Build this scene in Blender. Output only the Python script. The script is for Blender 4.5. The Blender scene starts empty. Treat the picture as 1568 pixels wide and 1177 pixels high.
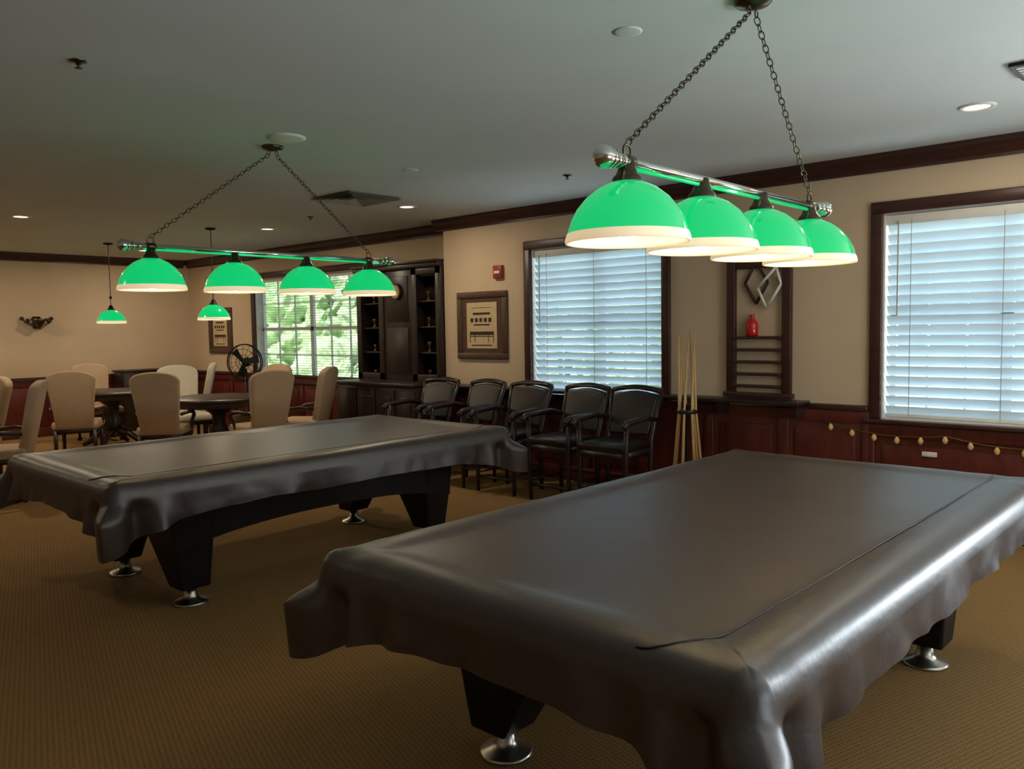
import bpy, bmesh, math, random
from mathutils import Vector, Matrix, noise
random.seed(3)
S=bpy.context.scene
try:
    S.view_settings.view_transform='Standard'
except Exception: pass

# ---------------------------------------------------------------- materials
def lin(c):
    return tuple(((v/255)/12.92 if v/255<=.04045 else ((v/255+.055)/1.055)**2.4) for v in c)+(1,)
def mat(name,c,rough=.5,metal=0,spec=.5,var=.0,vscale=8,bump=0,bscale=60,emit=None,estr=0,coat=0,stretch=None):
    m=bpy.data.materials.new(name); m.use_nodes=True
    nt=m.node_tree; b=nt.nodes['Principled BSDF']
    col=lin(c); b.inputs['Base Color'].default_value=col
    b.inputs['Roughness'].default_value=rough; b.inputs['Metallic'].default_value=metal
    b.inputs['Specular IOR Level'].default_value=spec
    b.inputs['Coat Weight'].default_value=coat
    if var or bump:
        tc=nt.nodes.new('ShaderNodeTexCoord'); mp=nt.nodes.new('ShaderNodeMapping')
        nt.links.new(tc.outputs['Object'],mp.inputs[0])
        if stretch: mp.inputs['Scale'].default_value=stretch
    if var:
        n=nt.nodes.new('ShaderNodeTexNoise'); n.inputs['Scale'].default_value=vscale; n.inputs['Detail'].default_value=5
        nt.links.new(mp.outputs[0],n.inputs['Vector'])
        r=nt.nodes.new('ShaderNodeValToRGB')
        r.color_ramp.elements[0].position=.3; r.color_ramp.elements[1].position=.7
        r.color_ramp.elements[0].color=tuple(v*(1-var) for v in col[:3])+(1,)
        r.color_ramp.elements[1].color=tuple(min(1,v*(1+var)) for v in col[:3])+(1,)
        nt.links.new(n.outputs['Fac'],r.inputs[0]); nt.links.new(r.outputs[0],b.inputs['Base Color'])
    if bump:
        n2=nt.nodes.new('ShaderNodeTexNoise'); n2.inputs['Scale'].default_value=bscale; n2.inputs['Detail'].default_value=4
        nt.links.new(mp.outputs[0],n2.inputs['Vector'])
        bp=nt.nodes.new('ShaderNodeBump'); bp.inputs['Strength'].default_value=bump; bp.inputs['Distance'].default_value=.01
        nt.links.new(n2.outputs['Fac'],bp.inputs['Height']); nt.links.new(bp.outputs[0],b.inputs['Normal'])
    if emit:
        b.inputs['Emission Color'].default_value=lin(emit); b.inputs['Emission Strength'].default_value=estr
    return m
M={}
M['wall']=mat('wall_paint',(209,185,154),.85,var=.04,vscale=2,bump=.05,bscale=150)
M['ceil']=mat('ceiling_paint',(208,211,208),.9,var=.03,vscale=1.5,bump=.05,bscale=200)
M['trim']=mat('trim_mahogany',(66,36,31),.38,var=.25,vscale=6,stretch=(1,6,6))
M['cherry']=mat('wainscot_cherry',(94,38,30),.35,var=.25,vscale=5,stretch=(5,5,1))
M['dark']=mat('espresso_wood',(42,28,24),.35,var=.3,vscale=6,stretch=(5,5,1))
M['dark2']=mat('table_body_laminate',(15,12,12),.5,spec=.3,var=.2)
M['leather']=mat('black_leather',(30,25,25),.36,var=.2,bump=.2,bscale=120)
M['vinyl']=mat('charcoal_vinyl_cover',(54,41,38),.43,spec=.75,var=.10,vscale=3,bump=.12,bscale=45,coat=.25)
M['vinyl'].node_tree.nodes['Principled BSDF'].inputs['Coat Roughness'].default_value=.36
M['seam']=mat('vinyl_seam',(28,20,19),.5,var=.1)
M['chrome']=mat('polished_chrome',(215,215,210),.12,metal=1,var=.05)
M['steel']=mat('satin_steel',(190,185,175),.3,metal=1,var=.05)
M['bronze']=mat('dark_bronze',(95,85,70),.3,metal=1,var=.1)
M['iron']=mat('black_iron',(25,23,22),.45,metal=.3,var=.1)
M['fabric']=mat('beige_upholstery',(180,154,124),.85,var=.07,vscale=40,bump=.2,bscale=200)
M['fabricw']=mat('cream_slipcover',(214,204,180),.85,var=.05,vscale=30,bump=.2,bscale=150)
M['white']=mat('white_paint',(225,222,215),.5,var=.03)
M['vent']=mat('vent_metal',(160,156,140),.5,var=.05)
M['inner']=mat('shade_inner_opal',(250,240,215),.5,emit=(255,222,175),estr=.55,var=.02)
M['bulb']=mat('bulb_glow',(255,240,210),.5,emit=(255,230,185),estr=14)
M['lens']=mat('can_lens',(255,240,210),.5,emit=(255,225,180),estr=6)
M['cue']=mat('maple_cue',(205,165,110),.3,var=.15,vscale=10,coat=.3)
M['red']=mat('red_glass',(190,25,28),.15,coat=.5,var=.1)
M['redp']=mat('fire_pull_red',(150,50,38),.4,var=.1)
M['paper']=mat('picture_paper',(205,180,140),.8,var=.08,vscale=30)
M['ink']=mat('print_ink',(60,38,30),.8,var=.1)
M['brownframe']=mat('brown_frame',(84,58,46),.4,var=.25,vscale=20)
M['gold']=mat('aged_brass',(105,80,45),.45,metal=.6,var=.2)
M['glow']=mat('fairy_bulb',(205,165,110),.3,var=.1,emit=(255,200,120),estr=.05)
M['leaf']=mat('foliage',(165,195,145),.7,var=.5,vscale=2.5,bump=.5,bscale=6)
M['grass']=mat('lawn',(190,205,165),.9,var=.3,vscale=3)
M['rubber']=mat('caster_rubber',(18,18,18),.5,var=.1)

# shade green
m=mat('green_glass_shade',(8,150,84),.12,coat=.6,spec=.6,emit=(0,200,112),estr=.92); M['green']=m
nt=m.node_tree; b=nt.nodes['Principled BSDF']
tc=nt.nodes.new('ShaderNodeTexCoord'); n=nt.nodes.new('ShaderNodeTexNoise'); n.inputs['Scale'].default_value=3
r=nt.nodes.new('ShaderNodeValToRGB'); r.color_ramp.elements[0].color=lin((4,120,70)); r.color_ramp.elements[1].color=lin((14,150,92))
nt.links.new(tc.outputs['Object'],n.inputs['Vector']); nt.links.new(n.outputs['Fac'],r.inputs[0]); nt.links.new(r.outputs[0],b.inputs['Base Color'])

# carpet
m=mat('carpet_woven',(140,112,68),.95,spec=.1); M['carpet']=m
nt=m.node_tree; b=nt.nodes['Principled BSDF']
tc=nt.nodes.new('ShaderNodeTexCoord')
def wave(rot,scale):
    mp=nt.nodes.new('ShaderNodeMapping'); mp.inputs['Rotation'].default_value=(0,0,rot); nt.links.new(tc.outputs['Object'],mp.inputs[0])
    w=nt.nodes.new('ShaderNodeTexWave'); w.inputs['Scale'].default_value=scale; w.inputs['Distortion'].default_value=.8
    w.inputs['Detail Scale'].default_value=3
    nt.links.new(mp.outputs[0],w.inputs['Vector']); return w
w1=wave(.3,16); w2=wave(math.pi/2+.3,16)
mul=nt.nodes.new('ShaderNodeMath'); mul.operation='MULTIPLY'
nt.links.new(w1.outputs['Fac'],mul.inputs[0]); nt.links.new(w2.outputs['Fac'],mul.inputs[1])
rr=nt.nodes.new('ShaderNodeValToRGB'); rr.color_ramp.elements[0].position=.1; rr.color_ramp.elements[1].position=.6
rr.color_ramp.elements[0].color=lin((148,116,73)); rr.color_ramp.elements[1].color=lin((124,94,58))
nt.links.new(mul.outputs[0],rr.inputs[0])
nz=nt.nodes.new('ShaderNodeTexNoise'); nz.inputs['Scale'].default_value=90; nz.inputs['Detail'].default_value=3
nt.links.new(tc.outputs['Object'],nz.inputs['Vector'])
mx=nt.nodes.new('ShaderNodeMixRGB'); mx.blend_type='OVERLAY'; mx.inputs[0].default_value=.3
bw=nt.nodes.new('ShaderNodeRGBToBW'); nt.links.new(nz.outputs['Color'],bw.inputs[0])
nt.links.new(rr.outputs[0],mx.inputs[1]); nt.links.new(bw.outputs[0],mx.inputs[2])
nt.links.new(mx.outputs[0],b.inputs['Base Color'])
bp=nt.nodes.new('ShaderNodeBump'); bp.inputs['Strength'].default_value=.4; bp.inputs['Distance'].default_value=.006
nt.links.new(nz.outputs['Fac'],bp.inputs['Height']); nt.links.new(bp.outputs[0],b.inputs['Normal'])

# blinds: diffuse + translucent
m=bpy.data.materials.new('blind_slat'); m.use_nodes=True; nt=m.node_tree; nt.nodes.clear()
o=nt.nodes.new('ShaderNodeOutputMaterial'); d=nt.nodes.new('ShaderNodeBsdfDiffuse'); t=nt.nodes.new('ShaderNodeBsdfTranslucent'); mix=nt.nodes.new('ShaderNodeMixShader')
n=nt.nodes.new('ShaderNodeTexNoise'); n.inputs['Scale'].default_value=4
r=nt.nodes.new('ShaderNodeValToRGB'); r.color_ramp.elements[0].color=lin((200,214,222)); r.color_ramp.elements[1].color=lin((214,226,232))
nt.links.new(n.outputs['Fac'],r.inputs[0]); nt.links.new(r.outputs[0],d.inputs[0]); nt.links.new(r.outputs[0],t.inputs[0])
mix.inputs[0].default_value=.22; nt.links.new(d.outputs[0],mix.inputs[1]); nt.links.new(t.outputs[0],mix.inputs[2]); nt.links.new(mix.outputs[0],o.inputs[0])
M['slat']=m
# window glass
m=bpy.data.materials.new('window_glass'); m.use_nodes=True; nt=m.node_tree; nt.nodes.clear()
o=nt.nodes.new('ShaderNodeOutputMaterial'); d=nt.nodes.new('ShaderNodeBsdfTransparent'); t=nt.nodes.new('ShaderNodeBsdfGlossy'); mix=nt.nodes.new('ShaderNodeMixShader')
t.inputs['Roughness'].default_value=.03; mix.inputs[0].default_value=.06
nt.links.new(d.outputs[0],mix.inputs[1]); nt.links.new(t.outputs[0],mix.inputs[2]); nt.links.new(mix.outputs[0],o.inputs[0]); M['glass']=m

# ---------------------------------------------------------------- helpers
def link(o,parent=None):
    S.collection.objects.link(o)
    if parent is not None: o.parent=parent
    return o
def empty(name,loc=(0,0,0),rz=0):
    e=bpy.data.objects.new(name,None); e.location=loc; e.rotation_euler=(0,0,rz); e.empty_display_size=.1
    return link(e)
def mesh(name,vs,fs,mt,parent=None,smooth=False):
    me=bpy.data.meshes.new(name); me.from_pydata([tuple(v) for v in vs],[],fs); me.update()
    me.materials.append(M[mt] if isinstance(mt,str) else mt)
    if smooth:
        for p in me.polygons: p.use_smooth=True
    return link(bpy.data.objects.new(name,me),parent)
class Acc:
    def __init__(s): s.v=[];s.f=[]
    def add(s,vs,fs):
        k=len(s.v); s.v+= [tuple(v) for v in vs]; s.f+= [tuple(i+k for i in f) for f in fs]
    def box(s,x0,x1,y0,y1,z0,z1,mx=None):
        vs=[Vector((x,y,z)) for z in(z0,z1) for y in(y0,y1) for x in(x0,x1)]
        if mx: vs=[mx@v for v in vs]
        s.add(vs,[(0,2,3,1),(4,5,7,6),(0,1,5,4),(2,6,7,3),(0,4,6,2),(1,3,7,5)])
    def tube(s,pts,r,seg=8,closed=False):
        pts=[Vector(p) for p in pts]; n=len(pts); rs=r if isinstance(r,(list,tuple)) else [r]*n
        vs=[];fs=[]; prev=None
        for i,p in enumerate(pts):
            if closed: t=pts[(i+1)%n]-pts[i-1]
            else: t=pts[min(i+1,n-1)]-pts[max(i-1,0)]
            t.normalize()
            if prev is None:
                a=Vector((0,0,1)) if abs(t.z)<.9 else Vector((1,0,0))
                u=t.cross(a).normalized()
            else: u=(prev-t*prev.dot(t)).normalized()
            prev=u; w=t.cross(u)
            for k in range(seg):
                an=2*math.pi*k/seg; vs.append(p+(u*math.cos(an)+w*math.sin(an))*rs[i])
        m=n if closed else n-1
        for i in range(m):
            for k in range(seg):
                a=i*seg+k;b=i*seg+(k+1)%seg;c=((i+1)%n)*seg+(k+1)%seg;d=((i+1)%n)*seg+k
                fs.append((a,b,c,d))
        if not closed:
            fs.append(tuple(range(seg))[::-1]); fs.append(tuple((n-1)*seg+k for k in range(seg)))
        s.add(vs,fs)
    def lathe(s,prof,cx=0,cy=0,cz=0,seg=32,mx=None):
        vs=[];fs=[]
        for r,z in prof:
            for k in range(seg):
                a=2*math.pi*k/seg; v=Vector((r*math.cos(a),r*math.sin(a),z))
                if mx: v=mx@v
                vs.append(v+Vector((cx,cy,cz)))
        for i in range(len(prof)-1):
            for k in range(seg):
                fs.append((i*seg+k,i*seg+(k+1)%seg,(i+1)*seg+(k+1)%seg,(i+1)*seg+k))
        s.add(vs,fs)
    def sphere(s,c,r,seg=12,sc=(1,1,1)):
        prof=[(max(1e-4,r*math.sin(math.pi*i/seg))*1,-r*math.cos(math.pi*i/seg)) for i in range(seg+1)]
        mx=Matrix.Diagonal((sc[0],sc[1],sc[2]))
        s.lathe(prof,c[0],c[1],c[2],seg=seg+4,mx=mx)
    def obj(s,name,mt,parent=None,smooth=False,bevel=0,segs=2):
        o=mesh(name,s.v,s.f,mt,parent,smooth)
        if bevel:
            b=o.modifiers.new('bevel','BEVEL'); b.width=bevel; b.segments=segs; b.limit_method='ANGLE'
            for p in o.data.polygons: p.use_smooth=True
        return o
def boxo(name,x0,x1,y0,y1,z0,z1,mt,parent=None,bevel=0,mx=None):
    a=Acc(); a.box(x0,x1,y0,y1,z0,z1,mx); return a.obj(name,mt,parent,bevel=bevel)

# ---------------------------------------------------------------- room
W1=6.375; W2=6.646; XL=-13.6; XC=-6.893; CZ=2.75; XR=2.6; YB=-3.2
boxo('floor',XL-.2,XR+.2,YB-.2,W2+.15,-.1,0,'carpet')
boxo('ceiling',XL-.2,XR+.2,YB-.2,W2+.3,CZ,CZ+.1,'ceil')
def wall_y(name,x0,x1,y0,y1,holes):
    a=Acc(); xs=x0
    for hx0,hx1,hz0,hz1 in sorted(holes):
        a.box(xs,hx0,y0,y1,0,CZ); a.box(hx0,hx1,y0,y1,0,hz0); a.box(hx0,hx1,y0,y1,hz1,CZ); xs=hx1
    a.box(xs,x1,y0,y1,0,CZ); return a.obj(name,'wall')
WR=(-2.11,-.55,.80,2.32); WM=(-5.575,-4.01,.80,2.32); WF=(-11.45,-8.75,.80,2.33); WX=(.45,2.01,.80,2.32)  # WX is an opening added out of view to let in fill light
wall_y('wall_north',XC,XR+.2,W1,W1+.3,[WR,WM,WX])
wall_y('wall_north_alcove',XL-.2,XC,W2,W2+.18,[WF])
boxo('wall_west',XL-.2,XL,YB-.2,W2,0,CZ,'wall')
EW=(1.2,4.4,.8,2.32)  # unseen opening added in the east wall for fill light
a=Acc(); a.box(XR,XR+.2,YB-.2,EW[0],0,CZ); a.box(XR,XR+.2,EW[1],W1,0,CZ); a.box(XR,XR+.2,EW[0],EW[1],0,EW[2]); a.box(XR,XR+.2,EW[0],EW[1],EW[3],CZ); a.obj('wall_east','wall')
boxo('wall_south',XL,XR,YB-.2,YB,0,CZ,'wall')
prof=[(0,0),(.095,0),(.095,-.02),(.075,-.035),(.06,-.07),(.035,-.095),(.02,-.105),(.02,-.125),(0,-.125)]
def crown(name,p0,p1,inw):
    p0=Vector(p0);p1=Vector(p1);inw=Vector(inw); vs=[]
    for p in(p0,p1):
        for d,z in prof: vs.append(p+inw*d+Vector((0,0,CZ+z)))
    n=len(prof); fs=[(i,(i+1)%n,n+(i+1)%n,n+i) for i in range(n)]+[tuple(range(n))[::-1],tuple(range(n,2*n))]
    return mesh(name,vs,fs,'trim')
crown('trim_1',(XC-.095,W1,0),(XR,W1,0),(0,-1,0))
crown('trim_2',(XL,W2,0),(XC,W2,0),(0,-1,0))
crown('trim_3',(XL,YB,0),(XL,W2-.09,0),(1,0,0))
def wains(name,x0,x1,y,ztop,pw=.62):
    a=Acc(); y-=.002
    a.box(x0,x1,y-.02,y,0,ztop)
    a.box(x0,x1,y-.045,y-.02,0,.14); a.box(x0,x1,y-.038,y-.02,ztop-.09,ztop)
    n=max(1,int((x1-x0)/pw)); w=(x1-x0)/n
    for i in range(n+1):
        cx=x0+i*w; a.box(max(x0,cx-.045),min(x1,cx+.045),y-.038,y-.02,.14,ztop-.09)
    for i in range(n):
        a.box(x0+i*w+.10,x0+(i+1)*w-.10,y-.032,y-.02,.2,ztop-.15)
    return a.obj(name,'cherry',bevel=.004)
wains('baseboard_panel_north',XC,WR[0]-.08,W1,.85); wains('baseboard_panel_window',WR[0]-.08,XR,W1,.765,1.2)  # wainscot panelling below the chair rail and window
wains('baseboard_panel_alcove',XL+.05,XC,W2,.85)
a=Acc()
a.box(XL+.002,XL+.02,YB,W2,0,.85); a.box(XL+.002,XL+.04,YB,W2,0,.14); a.box(XL+.002,XL+.035,YB,W2,.76,.85)
y=YB
while y<W2-.5: a.box(XL+.002,XL+.035,y,y+.09,.14,.76); y+=.62
a.obj('baseboard_panel_west','cherry',bevel=.004)  # wainscot panelling of the west wall
boxo('trim_4',XL,XL+.06,YB,W2,.85,.90,'trim')
boxo('trim_5',XL+.06,XC,W2-.06,W2,.85,.90,'trim',bevel=.008)
boxo('trim_6',-2.65,WR[0]-.085,W1-.055,W1,.85,.895,'trim',bevel=.008)
boxo('trim_7',WR[1]+.085,WX[0]-.09,W1-.055,W1,.85,.895,'trim',bevel=.008)
# drink ledge
e=empty('wall_drink_ledge')
boxo('ledge_top',XC+.02,-2.65,W1-.24,W1-.001,.88,.912,'dark',e,bevel=.008)
a=Acc()
x=-6.6
while x<-2.6:
    a.box(x-.02,x+.02,W1-.2,W1-.04,.78,.88); x+=.65
a.obj('brackets','dark',e)

# windows
def window(i,h,yf,depth,slats=True):
    x0,x1,z0,z1=h; e=empty('window_%d'%i); c=.085
    a=Acc()
    a.box(x0-c,x0,yf-.035,yf,z0,z1); a.box(x1,x1+c,yf-.035,yf,z0,z1); a.box(x0-c,x1+c,yf-.035,yf,z1,z1+c)
    a.box(x0-c-.02,x1+c+.02,yf-.075,yf,z0-.03,z0)
    a.obj('casing','trim',e,bevel=.006)
    a=Acc(); t=.012
    a.box(x0,x0+t,yf,yf+depth,z0,z1);a.box(x1-t,x1,yf,yf+depth,z0,z1);a.box(x0+t,x1-t,yf,yf+depth,z1-t,z1);a.box(x0+t,x1-t,yf,yf+depth,z0,z0+t)
    a.obj('jamb_liner','white',e)
    a=Acc(); yg=yf+depth-.05; w=x1-x0; n=2
    for k in range(n):
        xa=x0+t+k*(w-2*t)/n; xb=x0+t+(k+1)*(w-2*t)/n; f=.04
        a.box(xa,xa+f,yg-.02,yg+.02,z0,z1);a.box(xb-f,xb,yg-.02,yg+.02,z0,z1)
        a.box(xa,xb,yg-.02,yg+.02,z0,z0+f+.01);a.box(xa,xb,yg-.02,yg+.02,z1-f,z1);zm=(z0+z1)/2
        a.box(xa,xb,yg-.02,yg+.02,zm-.025,zm+.025)
        for q in (1,2):
            xm=xa+(xb-xa)*q/3; a.box(xm-.008,xm+.008,yg-.01,yg+.01,z0,z1)
        for q in (.25,.75):
            zz=z0+(z1-z0)*q; a.box(xa,xb,yg-.01,yg+.01,zz-.008,zz+.008)
    a.obj('sashes','white',e)
    boxo('glass',x0+t,x1-t,yg-.003,yg+.003,z0,z1,'glass',e)
    if slats:
        yb=yf+.055; a=Acc(); a2=Acc()
        z=z1-.115; ang=math.radians(50); p_=.0745
        while z>z0+.06:
            pts=[]
            for q in range(7):
                u=-.045+.09*q/6; cam=.009*(1-(u/.045)**2)
                pts.append((u*math.cos(ang)-cam*math.sin(ang), -u*math.sin(ang)-cam*math.cos(ang)))
            vs=[];fs=[]
            for (dy,dz) in pts:
                vs+= [(x0+.02,yb+dy,z+dz),(x1-.02,yb+dy,z+dz)]
            for q in range(6): fs.append((2*q,2*q+1,2*q+3,2*q+2))
            a.add(vs,fs); z-=p_
        a.obj('blind_slats','slat',e,smooth=True)
        a2.box(x0+.014,x1-.014,yb-.04,yb+.03,z1-.085,z1-.014); a2.box(x0+.02,x1-.02,yb-.02,yb+.02,z0+.015,z0+.04)
        a2.obj('blind_headrail','white',e,bevel=.004)
        a3=Acc()
        for q in (.12,.5,.88):
            xx=x0+w*q; a3.box(xx-.002,xx+.002,yb-.043,yb-.041,z0+.03,z1-.05)
        a3.tube([(x0+.1,yb-.05,z1-.06),(x0+.1,yb-.055,z1-.75)],.005)
        a3.obj('blind_cords','vent',e)
    else:
        a=Acc(); z=z1-.08; yb=yf+.06
        while z>z0+.03:
            a.box(x0+.02,x1-.02,yb-.012,yb+.012,z-.0025,z+.0025); z-=.036
        a.obj('blind_slats_open','slat',e)
        boxo('blind_headrail',x0+.014,x1-.014,yb-.02,yb+.02,z1-.06,z1-.014,'white',e)
    return e
window(1,WR,W1,.22); window(2,WM,W1,.22); window(3,WF,W2,.17,False)
def fillwin(i,ax,h,yf):  # window added out of view so extra light can enter
    e=empty('window_%d'%i); x0,x1,z0,z1=h; a=Acc()
    def bx(u0,u1,v0,v1,z0_,z1_):
        if ax=='y': a.box(u0,u1,yf+v0,yf+v1,z0_,z1_)
        else: a.box(yf+v0,yf+v1,u0,u1,z0_,z1_)
    bx(x0-.085,x0,-.035,0,z0,z1);bx(x1,x1+.085,-.035,0,z0,z1);bx(x0-.085,x1+.085,-.035,0,z1,z1+.085);bx(x0-.1,x1+.1,-.075,0,z0-.03,z0)
    a.obj('casing','trim',e)
    a=Acc()
    bx(x0,x0+.05,.1,.14,z0,z1);bx(x1-.05,x1,.1,.14,z0,z1);bx(x0,x1,.1,.14,z0,z0+.05);bx(x0,x1,.1,.14,z1-.05,z1);bx((x0+x1)/2-.03,(x0+x1)/2+.03,.1,.14,z0,z1)
    a.obj('sashes','white',e)
fillwin(4,'y',WX,W1); fillwin(5,'x',EW,XR)  # both windows are invented, out of view, to brighten the ceiling

# outside
G=empty('garden')
def bush(name,c,r,sc=(1,1,1),seed=0):
    bm=bmesh.new(); bmesh.ops.create_icosphere(bm,subdivisions=5,radius=r)
    for v in bm.verts:
        n=noise.fractal(v.co*1.6+Vector((seed,0,0)),.8,2.2,5)
        v.co*=1+.32*n; v.co=Vector((v.co.x*sc[0],v.co.y*sc[1],v.co.z*sc[2]))
    me=bpy.data.meshes.new(name); bm.to_mesh(me); bm.free(); me.materials.append(M['leaf'])
    o=bpy.data.objects.new(name,me); o.location=c; return link(o,G)
for k,(x,y,z,r) in enumerate([(-14,10,.5,.85),(-17,14,1.0,1.5),(-13,13,.6,1.2),(-22,20,2.0,2.6),(-15.5,17,1.2,1.6),(-11.4,11.5,.5,.9),(-27,18,1.6,2.3),(-12,18,1.3,1.8)]):
    bush('shrub_%d'%(k+1),(x,y,z),r,seed=k*7.3)
boxo('lawn',-60,30,W2+.3,60,-.3,-.25,'grass',G)

# ---------------------------------------------------------------- pool tables
def sst(x): x=max(0,min(1,x)); return x*x*(3-2*x)
ROWS=[(.7925,.786),(.65,.786),(.5,.786),(.4,.786),(.3,.786),(.22,.787),(.19,.789),(.165,.794),(.14,.799),(.10,.801),(.07,.798),(.045,.791),(.025,.779),(.01,.76),(.002,.735),(-.004,.71)]
def ztop(ins):
    for (i0,z0),(i1,z1) in zip(ROWS,ROWS[1:]):
        if i1<=ins<=i0: return z1+(z0-z1)*(ins-i1)/(i0-i1)
    return .786
def pool_table(cx,cy,name='covered_pool_table',seed=0):
    e=empty(name,(cx,cy,0))
    a_,b_=1.585/2,2.9/2
    rc=.07
    P=[]
    def side(p0,p1,n,nx,ny,L):
        for i in range(n):
            t=i/n; t=.5-.5*math.cos(math.pi*t)*(.35)-.5*(1-2*t)*(.65)
            fx=p0[0]+(p1[0]-p0[0])*t; fy=p0[1]+(p1[1]-p0[1])*t
            dl=min(t,1-t)*L+rc*.8; P.append((fx,fy,nx,ny,dl))
    NC=24
    def corner(fx,fy,a0):
        for i in range(NC):
            an=a0+math.pi/2*i/NC; P.append((fx,fy,math.cos(an),math.sin(an),abs(i/NC-.5)*2*rc*.8))
    side((1,-1),(1,1),120,1,0,2*b_); corner(1,1,0)
    side((1,1),(-1,1),72,0,1,2*a_); corner(-1,1,math.pi/2)
    side((-1,1),(-1,-1),120,-1,0,2*b_); corner(-1,-1,math.pi)
    side((-1,-1),(1,-1),72,0,-1,2*a_); corner(1,-1,-math.pi/2)
    rows=ROWS
    nd=18
    vs=[];fs=[]; N=len(P); tot=len(rows)+nd
    def pos(fx,fy,nx,ny,ins):
        ex=max(0,ins-rc); A=a_-rc-ex; Bb=b_-rc-ex; rr=max(0,rc-ins) if ins>0 else rc-ins
        return fx*A+nx*rr, fy*Bb+ny*rr
    for j in range(tot):
        for i,(fx,fy,nx,ny,dl) in enumerate(P):
            x0,y0=pos(fx,fy,nx,ny,0)
            ear=math.exp(-(dl/.042)**1.15)
            if j<len(rows):
                ins,z=rows[j]; x,y=pos(fx,fy,nx,ny,ins)
                n=noise.noise(Vector((x*2.2+seed,y*2.2,0))); n2=noise.noise(Vector((x*6+seed,y*6,4)))
                if j<len(rows)-4: z+=.003*n+.0014*n2
                z+=.006*math.exp(-(dl/.10)**2)*math.exp(-(ins/.10)**2)
                z+=.0020*math.exp(-(max(0,ins)/.12)**2)*math.exp(-(dl/.35)**2)*math.sin(dl*34+seed)
            else:
                f=(j-len(rows)+1)/nd
                wv=noise.noise(Vector((x0*2.5+seed,y0*2.5,7))); wv2=noise.noise(Vector((x0*7+seed,y0*7,2))); wv3=noise.noise(Vector((x0*14+seed,y0*14,f*1.5)))
                pinch=math.exp(-((dl-.13)/.05)**2); p2=math.exp(-((dl-.24)/.05)**2); p3=math.exp(-((dl-.36)/.06)**2)
                cor=math.exp(-(dl/.13)**1.3); cor2=math.exp(-(dl/.45)**2)
                hem=.60+.02*wv-.085*cor-.07*cor2
                z=.71+(hem-.71)*f
                g=sst(f*2.6+.05)
                out=.004+.010*f+ear*(.135*g-.03*f)-g*.045*pinch+f*.03*p2-f*.018*p3+f*.02*wv+f*.022*wv2+f*.006*wv3
                x,y=pos(fx,fy,nx,ny,-out)
            vs.append((x,y,z))
    for j in range(tot-1):
        for i in range(N):
            a=j*N+i;b=j*N+(i+1)%N; fs.append((a,b,b+N,a+N))
    o=mesh('vinyl_cover',vs,fs,'vinyl',e,smooth=True)
    bm=bmesh.new(); bm.from_mesh(o.data); bmesh.ops.remove_doubles(bm,verts=bm.verts,dist=.0005)
    bmesh.ops.recalc_face_normals(bm,faces=bm.faces); bm.to_mesh(o.data); bm.free()
    for p in o.data.polygons: p.use_smooth=True
    # seam
    a=Acc(); pts=[]
    def sp(x,y): return (x,y,ztop(min(a_-abs(x),b_-abs(y)))+.002)
    for i in range(13):
        t=i/12; pts.append(sp(a_-.32+.13*math.sin(t*math.pi/2),-b_+.03+.20*(1-math.cos(t*math.pi/2))))
    yy=-b_+.3
    while yy<b_-.03: pts.append(sp(a_-.19,yy)); yy+=.06
    a.tube(pts,.003,6); a.obj('stitched_seam','seam',e,smooth=True)
    def apron(x,t):
        n=24; vs=[]
        for xx in (x-t/2,x+t/2):
            for i in range(n+1):
                y=-1.02+2.04*i/n; u=abs(y)/1.02
                zb=.42-.09*u**2.5
                vs.append((xx,y,zb)); vs.append((xx,y,.74))
        m=2*(n+1); f=[]
        for i in range(n):
            a0=2*i; f.append((a0,a0+1,a0+3,a0+2)); f.append((m+a0,m+a0+2,m+a0+3,m+a0+1)); f.append((a0,a0+2,m+a0+2,m+a0))
        f.append((0,m,m+1,1)); f.append((2*n,2*n+1,m+2*n+1,m+2*n))
        return vs,f
    a=Acc(); a.add(*apron(-.53,.05)); a.add(*apron(.53,.05))
    a.box(-.53,.53,-1.02,-.97,.48,.74); a.box(-.53,.53,.97,1.02,.48,.74); a.box(-.70,.70,-1.36,1.36,.66,.755)
    a.obj('cabinet_body','dark2',e)
    a=Acc(); f2=Acc()
    for sx in (-1,1):
        for sy in (-1,1):
            fx=sx*.445; fy=sy*.895
            def ring(o_,i_,n_,f_,z): return [(fx+sx*o_,fy+sy*n_,z),(fx-sx*i_,fy+sy*n_,z),(fx-sx*i_,fy-sy*f_,z),(fx+sx*o_,fy-sy*f_,z)]
            vs=ring(.12,.38,.16,.12,.66)+ring(.11,.24,.13,.10,.38)+ring(.09,.07,.09,.08,.10)
            fs=[(0,1,2,3),(8,9,10,11)]+[(k,(k+1)%4,4+(k+1)%4,4+k) for k in range(4)]+[(4+k,4+(k+1)%4,8+(k+1)%4,8+k) for k in range(4)]
            a.add(vs,fs)
            f2.lathe([(.0001,0),(.095,0),(.098,.008),(.09,.016),(.05,.028),(.035,.05),(.03,.11),(.0001,.11)],fx,fy,0,28)
    o=a.obj('legs','dark2',e); 
    bm=bmesh.new(); bm.from_mesh(o.data); bmesh.ops.recalc_face_normals(bm,faces=bm.faces); bm.to_mesh(o.data); bm.free()
    b=o.modifiers.new('b','BEVEL'); b.width=.012; b.segments=2
    f2.obj('leveling_feet','steel',e,smooth=True)
    return e
pool_table(-1.52,2.965,seed=0); pool_table(-4.885,2.998,seed=11)

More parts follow.
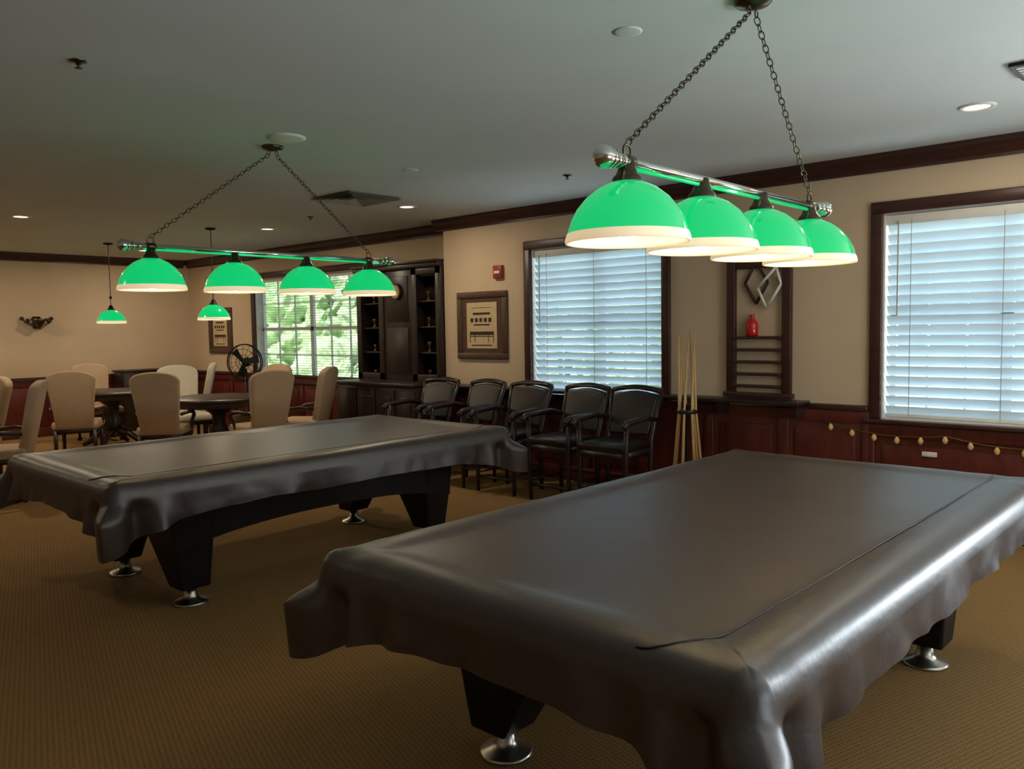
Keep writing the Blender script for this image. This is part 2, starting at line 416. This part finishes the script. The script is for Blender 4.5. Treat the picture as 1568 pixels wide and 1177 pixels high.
# ---------------------------------------------------------------- billiard lights
def shade_parts(a_out,a_in,a_cap,a_lip,x,y,z,s=1):
    out=[(.189,.026),(.184,.042),(.175,.068),(.158,.100),(.130,.134),(.095,.162),(.055,.181),(.030,.188)]
    out=[(r*s,h*s) for r,h in out]
    a_out.lathe(out,x,y,z,40)
    inn=[(r-.005,h-.004) for r,h in out]
    a_in.lathe([(.183*s,.004)]+inn+[(.0001,inn[-1][1])],x,y,z,40)
    a_lip.lathe([(.183*s,.006),(.186*s,-.004),(.194*s,-.004),(.196*s,.003),(.193*s,.016),(.189*s,.026)],x,y,z,40)
    a_cap.lathe([(.048*s,.182*s),(.046*s,.196*s),(.036*s,.206*s),(.028*s,.225*s),(.022*s,.25*s),(.0001,.25*s)],x,y,z,24)
def chain(acc,p0,p1,link_len=.036,w=.011,r=.0026):
    p0=Vector(p0);p1=Vector(p1);d=p1-p0;L=d.length;d.normalize();n=int(L/(link_len*.78)); st=L/n
    u=d.cross(Vector((0,0,1))).normalized(); v=d.cross(u)
    for i in range(n):
        c=p0+d*(st*(i+.5)); s=u if i%2 else v
        pts=[c+d*(math.sin(t)*link_len/2)+s*(math.cos(t)*w) for t in [2*math.pi*k/10 for k in range(10)]]
        acc.tube(pts,r,5,closed=True)
def point(name,loc,en,col,r=.03,parent=None):
    l=bpy.data.lights.new(name,'POINT'); l.energy=en; l.color=col; l.shadow_soft_size=r
    o=bpy.data.objects.new(name,l); o.location=loc; link(o,parent); return o
WARM=(1,.84,.62)
def billiard(x,y0,sp,ya,yb,zr,zb,cy,en):
    e=empty('billiard_pendant_light')
    ao,ai,ac,al=Acc(),Acc(),Acc(),Acc(); bu=Acc()
    for k in range(4):
        y=y0+k*sp; shade_parts(ao,ai,ac,al,x,y,zr)
        bu.sphere((x,y,zr+.050),.040,10,(1,1,1.25))
        point('bulb_light',(x,y,zr+.03),en,WARM,.03,e)
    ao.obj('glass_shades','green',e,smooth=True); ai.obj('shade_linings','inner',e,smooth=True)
    al.obj('shade_rims','inner',e,smooth=True); ac.obj('shade_fitters','bronze',e,smooth=True); bu.obj('bulbs','bulb',e,smooth=True)
    a=Acc(); a.tube([(x,ya,zb),(x,yb,zb)],.015,16)
    for yy,sg in((ya,-1),(yb,1)):
        a.sphere((x,yy+sg*.02,zb),.035,14)
        my=Matrix.Rotation(math.pi/2,3,'X')
        for q,rr in ((0.005,.032),(.035,.026),(.07,.022)):
            a.lathe([(.015,-.008),(rr,-.006),(rr,.006),(.015,.008)],x,yy-sg*q,zb,20,my)
    a.obj('chrome_bar','chrome',e,smooth=True)
    a=Acc()
    a.tube([(x,ya+.1,zb-.017),(x,yb-.1,zb-.017)],.007,8); a.obj('green_underbar','green',e,smooth=True)
    a=Acc(); ch=Acc()
    for yy in (y0,y0+3*sp):
        a.tube([(x,yy+.02*math.cos(t),zb+.035+.02*math.sin(t)) for t in [2*math.pi*k/12 for k in range(12)]],.004,6,True)
        a.lathe([(.012,-.03),(.022,-.025),(.022,.025),(.012,.03)],x,yy,zb,18,Matrix.Rotation(math.pi/2,3,'X'))
        chain(ch,(x,yy,zb+.055),(x,cy+(-.03 if yy<cy else .03),CZ-.06))
    a.lathe([(.07,0),(.072,-.012),(.06,-.022),(.03,-.03),(.012,-.034),(.0001,-.034)],x,cy,CZ,28)
    for q in(-.03,.03): a.tube([(x,cy+q+.012*math.cos(t),CZ-.045+.014*math.sin(t)) for t in [2*math.pi*k/10 for k in range(10)]],.003,6,True)
    a.obj('canopy_and_hooks','bronze',e,smooth=True); ch.obj('chains','bronze',e,smooth=True)
billiard(-1.48,2.15,.46,2.05,3.67,1.785,2.03,2.99,8)
billiard(-4.9,2.17,.537,2.03,3.97,1.785,2.04,3.01,8)
for (x,y,z) in [(-11.5,4.52,1.68),(-9.16,4.77,1.68)]:
    e=empty('pendant_lamp'); ao,ai,ac,al,bu=Acc(),Acc(),Acc(),Acc(),Acc()
    shade_parts(ao,ai,ac,al,x,y,z,.95); bu.sphere((x,y,z+.07),.03,8)
    ac.lathe([(.06,0),(.06,-.02),(.01,-.03),(.0001,-.03)],x,y,CZ,20); ac.tube([(x,y,z+.22),(x,y,CZ-.02)],.005,6)
    ac.sphere((x,y,z+.34),.02,8)
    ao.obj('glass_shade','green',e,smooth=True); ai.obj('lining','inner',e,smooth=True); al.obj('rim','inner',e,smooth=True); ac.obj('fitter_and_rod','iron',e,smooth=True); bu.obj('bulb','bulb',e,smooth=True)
    point('bulb_light',(x,y,z+.03),8,WARM,.03,e)

# ---------------------------------------------------------------- ceiling fixtures
def can(x,y,en=13):
    e=empty('recessed_downlight',(x,y,CZ)); a=Acc()
    a.lathe([(.068,-.002),(.072,-.010),(.095,-.008),(.10,0)],0,0,0,32); a.obj('trim_ring','white',e,smooth=True)
    a=Acc(); a.lathe([(.0001,-.003),(.068,-.003)],0,0,0,24); a.obj('lens','lens',e)
    l=bpy.data.lights.new('spot','AREA'); l.shape='DISK'; l.size=.12; l.energy=en; l.color=WARM
    o=bpy.data.objects.new('downlight_lamp',l); o.location=(0,0,-.012); link(o,e)
for x,y,en in [(-1.27,5.36,10),(-6.36,5.40,14),(-8.80,5.30,14),(-9.47,2.87,20),(-12.2,5.3,18),(-12.4,2.2,30),(-6.4,.4,5),(.9,2.6,5),(-9.4,-.2,12)]: can(x,y,en)  # last four downlights are added out of view as fill
e=empty('ceiling_vent',(-6.26,4.70,CZ)); a=Acc()
for s_ in (.30,.24,.18,.12,.06):
    q=.035; zi=-.002; zo=-.022
    for sg in(-1,1):
        a.add([(sg*(s_-q),-s_+q,zi),(sg*(s_-q),s_-q,zi),(sg*s_,s_,zo),(sg*s_,-s_,zo)],[(0,1,2,3)])
        a.add([(-s_+q,sg*(s_-q),zi),(s_-q,sg*(s_-q),zi),(s_,sg*s_,zo),(-s_,sg*s_,zo)],[(0,1,2,3)])
a.obj('louvers','vent',e)
boxo('vent_back',-.30,.30,-.30,.30,-.003,-.0005,'vent',e)
e=empty('ceiling_vent',(-.80,4.75,CZ)); 
boxo('frame',-.16,.16,-.16,.16,-.018,-.001,'iron',e,bevel=.004)
a=Acc()
for k in range(6): a.box(-.13,.13,-.13+k*.048,-.11+k*.048,-.026,-.018)
a.obj('louvers','white',e)
def disc(name,x,y,r,h,mt):
    e=empty(name,(x,y,CZ)); a=Acc(); a.lathe([(r,0),(r,-h*.5),(r*.85,-h),(r*.3,-h*1.05),(.0001,-h*1.05)],0,0,0,32); a.obj('body',mt,e,smooth=True); return e
disc('ceiling_speaker',-4.61,2.94,.115,.014,'white')
disc('sprinkler_cover',-2.01,2.93,.06,.005,'ceil'); disc('ceiling_speaker',-4.9,4.2,.06,.006,'ceil')
for x,y in [(-3.97,1.47),(-4.21,5.27),(-7.6,5.1)]:
    e=empty('fire_sprinkler',(x,y,CZ)); a=Acc()
    a.lathe([(.035,0),(.035,-.006),(.012,-.01),(.010,-.02),(.004,-.024),(.004,-.03),(.016,-.032),(.016,-.035),(.0001,-.035)],0,0,0,18); a.obj('head','bronze',e,smooth=True)

# ---------------------------------------------------------------- spectator chairs
def slab(vs2,t,fn):
    n=len(vs2); v=[fn(x,z,-t/2) for x,z in vs2]+[fn(x,z,t/2) for x,z in vs2]
    f=[tuple(range(n)),tuple(range(n,2*n))[::-1]]+[(i,n+i,n+(i+1)%n,(i+1)%n) for i in range(n)]
    return v,f
def spectator(x,y,rz=0):
    e=empty('spectator_armchair',(x,y,0),rz)
    L=lambda xx,zz,yy:(xx,.20+.16*(zz-.55)/.45+yy,zz)
    o=[(-.19,.60),(.19,.60),(.20,.7),(.215,.85),(.225,.93)]+[(.225-.45*k/8,.93+.035*math.sin(math.pi*k/8)) for k in range(1,8)]+[(-.225,.93),(-.215,.85),(-.20,.7)]
    a=Acc(); a.add(*slab(o,.055,L)); a.obj('back_pad','leather',e,bevel=.018,segs=3)
    a=Acc()
    for s in(-1,1):
        a.tube([(s*.215,.21,0),(s*.215,.20,.3),(s*.215,.21,.55),(s*.225,.27,.75),(s*.25,.345,.97)],[.018,.02,.024,.022,.02],8)
        a.tube([(s*.22,-.20,0),(s*.225,-.21,.25),(s*.225,-.21,.5),(s*.235,-.20,.74)],[.017,.02,.026,.02],8)
        a.tube([(s*.235,.27,.73),(s*.25,.10,.765),(s*.255,-.08,.755),(s*.25,-.22,.745),(s*.25,-.27,.72),(s*.25,-.25,.695)],[.02,.024,.026,.028,.024,.015],8)
        a.tube([(s*.22,-.2,.18),(s*.215,.2,.18)],.013,8)
    o=[(.245-.49*k/10,.985+.03*math.sin(math.pi*k/10)) for k in range(11)]+[(-.245+.49*k/10,.945+.03*math.sin(math.pi*k/10)) for k in range(11)]
    a.add(*slab(o,.04,L))
    a.box(-.22,.22,-.225,.21,.44,.50); a.tube([(-.22,-.2,.14),(.22,-.2,.14)],.015,8); a.tube([(-.215,.2,.22),(.215,.2,.22)],.013,8)
    a.obj('wood_frame','dark',e,smooth=True)
    boxo('seat_cushion',-.225,.225,-.24,.20,.50,.57,'leather',e,bevel=.025)
for x,rz in [(-6.50,.05),(-5.84,-.06),(-5.22,.04),(-4.56,-.03),(-4.0,.05)]: spectator(x,5.62,rz)

# ---------------------------------------------------------------- dining / game chairs
def dining(bx,by,fx,fy,cream=False):
    l=math.hypot(fx,fy);fx/=l;fy/=l; fm='fabricw' if cream else 'fabric'
    e=empty('upholstered_dining_chair',(bx+.30*fx,by+.30*fy,0),math.atan2(fx,-fy))
    L=lambda xx,zz,yy:(xx,.20+.14*(zz-.45)/.65+yy-.25*xx*xx,zz)
    o=[(-.20,.42),(.20,.42),(.215,.6),(.245,.85),(.262,1.0)]+[(.262*math.cos(math.pi*k/12),1.0+.11*math.sin(math.pi*k/12)**.8) for k in range(1,12)]+[(-.262,1.0),(-.245,.85),(-.215,.6)]
    a=Acc(); a.add(*slab(o,.085,L)); a.obj('upholstered_back',fm,e,bevel=.022,segs=3)
    boxo('seat_cushion',-.25,.25,-.27,.22,.40,.50,fm,e,bevel=.03)
    a=Acc()
    for s in(-1,1):
        a.tube([(s*.21,.20,.05),(s*.21,.20,.4)],[.018,.026],8); a.tube([(s*.21,-.22,.05),(s*.21,-.22,.4)],[.018,.026],8)
        a.tube([(s*.235,.20,.63),(s*.28,.05,.65),(s*.285,-.08,.635),(s*.28,-.15,.60),(s*.25,-.13,.5),(s*.24,-.11,.44)],[.018,.022,.024,.022,.018,.018],8)
    a.box(-.235,.235,-.25,.21,.36,.41)
    a.obj('wood_frame','dark',e,smooth=True)
    a=Acc()
    for sx in(-.21,.21):
        for sy in(-.22,.20): a.lathe([(.0001,-.012),(.03,-.012),(.034,0),(.03,.012),(.0001,.012)],sx,sy,.034,14,Matrix.Rotation(math.pi/2,3,'X')); a.tube([(sx,sy,.03),(sx,sy,.08)],.012,8)
    a.obj('casters','rubber',e,smooth=True)
dining(-10.30,3.55,-.85,.5); dining(-8.90,3.92,-.75,.65); dining(-8.02,4.82,-1,.05); dining(-8.12,5.62,-.8,-.6)
dining(-10.55,4.95,1,-.1,True); dining(-10.9,5.6,-.5,-.85,True); dining(-9.45,5.75,.15,-1); dining(-12.65,4.62,1,0)
dining(-8.47,2.62,-.45,-.9); dining(-9.65,2.6,.2,-1)
def gtable(x,y,r=.62):
    e=empty('game_table',(x,y,0)); a=Acc()
    a.lathe([(.0001,.70),(r-.05,.70),(r-.04,.66),(r-.02,.66),(r-.02,.72),(r,.73),(r,.755),(r-.02,.765),(.0001,.765)],0,0,0,8)
    a.lathe([(.0001,.70),(.20,.70),(.16,.62),(.08,.55),(.07,.45),(.11,.36),(.12,.28),(.08,.2),(.10,.14),(.0001,.12)],0,0,0,24)
    for k in range(4):
        t=math.pi/4+k*math.pi/2; c,s=math.cos(t),math.sin(t)
        a.tube([(c*.05,s*.05,.22),(c*.2,s*.2,.18),(c*.34,s*.34,.07),(c*.42,s*.42,.03)],[.05,.045,.035,.03],8)
    a.obj('top_and_pedestal','dark',e,bevel=.006)
gtable(-11.55,4.5); gtable(-9.2,4.80); gtable(-9.2,1.55)

# ---------------------------------------------------------------- hutch
e=empty('display_hutch'); a=Acc()
hx0,hx1,hf,hb=-8.48,-6.91,6.34,6.58; z0,z1=.92,2.24
a.box(-8.38,XC-.01,5.93,6.59,.06,.88); a.box(-8.38+.03,XC-.04,5.96,6.58,0,.06)
a.obj('base_cabinet','dark',e,bevel=.006)
a=Acc(); a.box(-8.42,XC-.005,5.89,6.59,.88,.92); a.obj('counter_top','dark',e,bevel=.008)
a=Acc(); w=.36
for k in range(4):
    x0=-8.34+k*w; a.box(x0+.02,x0+w-.02,5.915,5.93,.12,.84); a.box(x0+.08,x0+w-.08,5.905,5.915,.2,.76)
a.obj('base_doors','dark',e,bevel=.005)
a=Acc()
for x in (hx0,-7.98,-7.42,hx1-.03): a.box(x,x+.03,hf,hb,z0,z1)
a.box(hx0,hx1,hb-.02,hb,z0,z1)
a.box(hx0-.03,hx1,hf-.04,hb,z1,z1+.05); a.box(hx0-.05,hx1,hf-.06,hb,z1+.05,z1+.08)
for z in (.92,1.24,1.54,1.84,2.14): a.box(hx0+.03,-7.98,hf+.02,hb-.02,z,z+.02); a.box(-7.39,hx1-.03,hf+.02,hb-.02,z,z+.02)
a.box(-7.95,-7.42,hf,hf+.02,z0,z1); a.box(-7.88,-7.49,hf-.012,hf,1.0,1.55); a.box(-7.88,-7.49,hf-.012,hf,1.62,2.16)
for x0,x1 in((hx0,-7.95),(-7.42,hx1)):
    a.box(x0,x0+.09,hf-.012,hf,z0,z1);a.box(x1-.09,x1,hf-.012,hf,z0,z1);a.box(x0,x1,hf-.012,hf,z1-.08,z1);a.box(x0,x1,hf-.012,hf,z0,z0+.08)
a.obj('hutch_shelves','dark',e,bevel=.004)
a=Acc()
for z in (.94,1.26,1.56,1.86):
    for cx in (-8.28,-8.12,-7.26,-7.1):
        h=.07+.06*random.random(); r_=.022+.012*random.random()
        a.lathe([(.0001,0),(r_,0),(r_,.01),(.01,.03),(.012,h*.5),(r_*1.1,h*.8),(r_*.9,h),(.0001,h)],cx,hf+.12,z,14)
a.obj('trophies','gold',e,smooth=True)
a=Acc(); a.lathe([(.0001,-.01),(.085,-.01),(.085,.01),(.0001,.01)],-7.68,hf-.03,1.98,28,Matrix.Rotation(math.pi/2,3,'X')); a.obj('clock_face','paper',e)
a=Acc(); a.lathe([(.08,-.015),(.1,-.015),(.1,.015),(.08,.015)],-7.68,hf-.03,1.98,28,Matrix.Rotation(math.pi/2,3,'X')); a.obj('clock_rim','dark',e)

# ---------------------------------------------------------------- pictures
def picture(x0,x1,z0,z1,y,fw):
    e=empty('framed_picture'); a=Acc()
    a.box(x0,x1,y-.03,y,z0,z0+fw);a.box(x0,x1,y-.03,y,z1-fw,z1);a.box(x0,x0+fw,y-.03,y,z0+fw,z1-fw);a.box(x1-fw,x1,y-.03,y,z0+fw,z1-fw)
    a.obj('frame','brownframe',e,bevel=.01)
    w=x1-x0;h=z1-z0
    boxo('mat_board',x0+fw,x1-fw,y-.014,y-.004,z0+fw,z1-fw,'brownframe',e)
    boxo('print',x0+w*.2,x1-w*.2,y-.02,y-.014,z0+h*.16,z1-h*.16,'paper',e)
    a=Acc(); yy=y-.022
    def bar(u0,u1,v0,v1): a.box(x0+w*u0,x0+w*u1,yy,yy+.003,z0+h*v0,z0+h*v1)
    bar(.30,.70,.76,.765); bar(.33,.67,.66,.69)
    for k in range(5): bar(.28+k*.09,.335+k*.09,.55,.61)
    bar(.34,.66,.50,.52); bar(.26,.74,.36,.41); bar(.26,.27,.25,.36); bar(.73,.74,.25,.36); bar(.36,.37,.25,.36); bar(.63,.64,.25,.36); bar(.26,.74,.335,.345); bar(.3,.7,.2,.215)
    a.obj('print_lettering','ink',e)
picture(-6.67,-5.91,1.19,1.925,W1,.07); picture(-12.92,-12.17,1.19,1.93,W2,.08)

e=empty('fire_alarm_pull'); boxo('body',-6.09,-5.965,W1-.04,W1,2.05,2.19,'redp',e,bevel=.006); boxo('handle',-6.065,-5.99,W1-.05,W1-.04,2.10,2.13,'white',e,bevel=.003)

# ---------------------------------------------------------------- wall cue rack
e=empty('wall_cue_rack'); a=Acc(); x0,x1=-3.36,-2.80; y=W1
a.box(x0,x0+.075,y-.05,y,.955,2.06);a.box(x1-.075,x1,y-.05,y,.955,2.06);a.box(x0-.02,x1+.02,y-.07,y,2.06,2.10);a.box(x0+.075,x1-.075,y-.04,y,1.98,2.06)
a.box(x0-.02,x1+.02,y-.07,y,.92,.96)
for k in range(5): zz=1.00+k*.10; a.box(x0+.075,x1-.075,y-.07,y-.004,zz,zz+.024)
a.obj('rack_frame','trim',e,bevel=.005)
boxo('rack_back',x0+.075,x1-.075,y-.006,y-.001,.96,1.98,'wall',e)
a=Acc(); a.lathe([(.0001,0),(.045,0),(.05,.02),(.052,.09),(.04,.12),(.02,.145),(.018,.17),(.022,.18),(.0001,.18)],-3.13,y-.04,1.424,24)
a.obj('red_vase','red',e,smooth=True)
def frame_poly(acc,c,pts,t,yy):
    n=len(pts)
    for i in range(n):
        p=Vector((c[0]+pts[i][0],yy,c[1]+pts[i][1]));q=Vector((c[0]+pts[(i+1)%n][0],yy,c[1]+pts[(i+1)%n][1])); acc.tube([p,q],t,6)
a=Acc(); frame_poly(a,(-3.1,1.86),[(0,.17),(.10,0),(0,-.17),(-.10,0)],.012,y-.03); a.obj('diamond_rack','ink',e,smooth=True)
a=Acc(); frame_poly(a,(-3.02,1.84),[(.10,.14),(.14,.0),(.02,-.19),(-.06,-.02)],.012,y-.05); a.obj('ball_rack','white',e,smooth=True)

# ---------------------------------------------------------------- cue stand
e=empty('cue_floor_stand',(-3.50,5.93,0)); a=Acc()
a.lathe([(.0001,0),(.17,0),(.17,.03),(.14,.05),(.03,.06),(.018,.1),(.018,.86),(.03,.88),(.0001,.88)],0,0,0,28)
a.lathe([(.03,.80),(.085,.80),(.085,.83),(.03,.83)],0,0,0,28); a.obj('stand','dark',e,smooth=True)
a=Acc()
for k in range(7):
    t=k*2*math.pi/7+.4; c,s=math.cos(t),math.sin(t); rt=.03+.07*random.random(); tw=t+.5
    a.tube([(c*.14,s*.14,.05),(c*.07,s*.07,.82),(math.cos(tw)*rt,math.sin(tw)*rt,1.38+.12*random.random())],[.0155,.011,.0065],8)
a.obj('cues','cue',e,smooth=True)

# ---------------------------------------------------------------- pedestal fan
fz=1.09
e=empty('pedestal_fan',(-11.02,6.2,0),math.radians(35)); a=Acc()
a.lathe([(.0001,0),(.22,0),(.22,.02),(.05,.04),(.02,.06),(.018,fz-.1),(.0001,fz-.1)],0,0,0,24)
a.lathe([(.0001,-.12),(.06,-.10),(.07,.0),(.05,.05),(.0001,.05)],0,.02,fz,16,Matrix.Rotation(math.pi/2,3,'X'))
for rr,yy in((.26,-.05),(.19,-.075),(.11,-.085),(.26,.0),(.05,-.09)):
    a.tube([(rr*math.cos(t),yy,fz+rr*math.sin(t)) for t in [2*math.pi*k/32 for k in range(32)]],.009 if rr==.26 else .004,6,True)
for k in range(16):
    t=2*math.pi*k/16; a.tube([(.05*math.cos(t),-.09,fz+.05*math.sin(t)),(.17*math.cos(t),-.08,fz+.17*math.sin(t)),(.26*math.cos(t),-.05,fz+.26*math.sin(t))],.003,5)
for k in range(3):
    t=2*math.pi*k/3+.3; c,s=math.cos(t),math.sin(t)
    a.add([(c*.04-s*.03,-.03,fz+s*.04+c*.03),(c*.04+s*.03,-.045,fz+s*.04-c*.03),(c*.22+s*.08,-.05,fz+s*.22-c*.08),(c*.23-s*.04,-.02,fz+s*.23+c*.04)],[(0,1,2,3)])
a.obj('fan_assembly','iron',e,smooth=True)

# sconce
e=empty('wall_sconce',(XL,4.25,1.73)); a=Acc()
a.tube([(.02+.1*math.sin(math.pi*k/12),-.20*math.cos(math.pi*k/12),.05-.10*math.sin(math.pi*k/12)) for k in range(13)],.012,8)
a.lathe([(.0001,-.10),(.03,-.08),(.08,.0),(.12,.05),(.11,.05),(.02,-.06),(.0001,-.06)],.13,0,0,24)
a.box(0,.03,-.05,.05,-.1,.08)
for s in(-1,1): a.sphere((.03,s*.20,.05),.03,8); a.sphere((.08,s*.14,.02),.03,8)
a.obj('bronze_bowl','bronze',e,smooth=True)

# sideboard at west wall
e=empty('sideboard',(XL+.28,5.75,0)); boxo('carcass',-.19,.2,-.45,.45,0,.93,'dark',e,bevel=.006); boxo('top',-.19,.22,-.48,.48,.93,.96,'dark',e,bevel=.006)
a=Acc()
for k in range(2): a.box(.2,.215,-.43+k*.44,-.01+k*.44,.1,.88)
a.obj('doors','dark',e,bevel=.006)

# string lights on wainscot under window
e=empty('string_lights'); a=Acc(); g=Acc(); pts=[]
for k in range(49):
    t=k/48; seg=(t*3)%1; z=.76-.045*math.sin(math.pi*seg)-.06*math.sin(math.pi*t); pts.append((-2.52+2.6*t,W1-.055,z))
a.tube(pts,.006,6); a.obj('cord','gold',e,smooth=True)
for k in range(1,48,3):
    x,y_,z=pts[k]; g.lathe([(.0001,-.055),(.012,-.048),(.02,-.03),(.013,-.010),(.006,0),(.0001,0)],x,y_,z,12)
g.obj('bulbs','glow',e,smooth=True)
e=empty('wall_outlet'); boxo('plate',-1.81,-1.71,W1-.045,W1-.02,.55,.585,'white',e,bevel=.003)

# ---------------------------------------------------------------- lights
def area(name,loc,d,sx,sy,en,col):
    l=bpy.data.lights.new(name,'AREA'); l.shape='RECTANGLE'; l.size=sx; l.size_y=sy; l.energy=en; l.color=col
    o=bpy.data.objects.new(name,l); o.location=loc; o.rotation_euler=Vector(d).to_track_quat('-Z','Y').to_euler(); link(o); return o
DAY=(.74,.90,1)
area('window_daylight_1',(-1.33,W1+.75,1.6),(0,-1,0),1.9,1.9,50,DAY)
area('window_daylight_2',(-4.79,W1+.75,1.6),(0,-1,0),1.9,1.9,50,DAY)
area('window_daylight_4',(1.23,W1+.8,.9),(-.2,-1,.45),1.8,1.4,370,(.82,.94,1))  # added light behind an invented window, tilted up to lift the ceiling
area('window_daylight_5',(XR+.9,2.8,.6),(-1,0,.52),3.2,1.4,310,(.82,.94,1))  # added ceiling fill, entering by the invented east window
w=bpy.data.worlds.new('world'); S.world=w; w.use_nodes=True; nt=w.node_tree; bg=nt.nodes['Background']
sky=nt.nodes.new('ShaderNodeTexSky')
try:
    sky.sky_type='HOSEK_WILKIE'; sky.sun_direction=(-.3,-.4,.85); sky.turbidity=6
except Exception: pass
nt.links.new(sky.outputs[0],bg.inputs[0]); bg.inputs[1].default_value=3.2
sl=bpy.data.lights.new('sun','SUN'); sl.energy=9; sl.angle=.05; so=bpy.data.objects.new('sun',sl); so.rotation_euler=(math.radians(40),0,math.radians(20)); link(so)

# ---------------------------------------------------------------- camera
a=math.radians(42.649);t=math.radians(3.917);r=math.radians(.915)
F=Vector((-math.sin(a),math.cos(a),0));Rr=Vector((math.cos(a),math.sin(a),0));U=Vector((0,0,1))
ff=math.cos(t)*F-math.sin(t)*U; u=math.sin(t)*F+math.cos(t)*U
R2=math.cos(r)*Rr-math.sin(r)*u; u2=math.sin(r)*Rr+math.cos(r)*u
c=bpy.data.cameras.new('camera'); c.sensor_fit='HORIZONTAL'; c.sensor_width=36; c.lens=1254.94/1568*36; c.clip_start=.05; c.clip_end=200
co=bpy.data.objects.new('camera',c)
mm=Matrix((R2,u2,-ff)).transposed().to_4x4(); mm.translation=(0,0,1.521); co.matrix_world=mm
link(co); S.camera=co
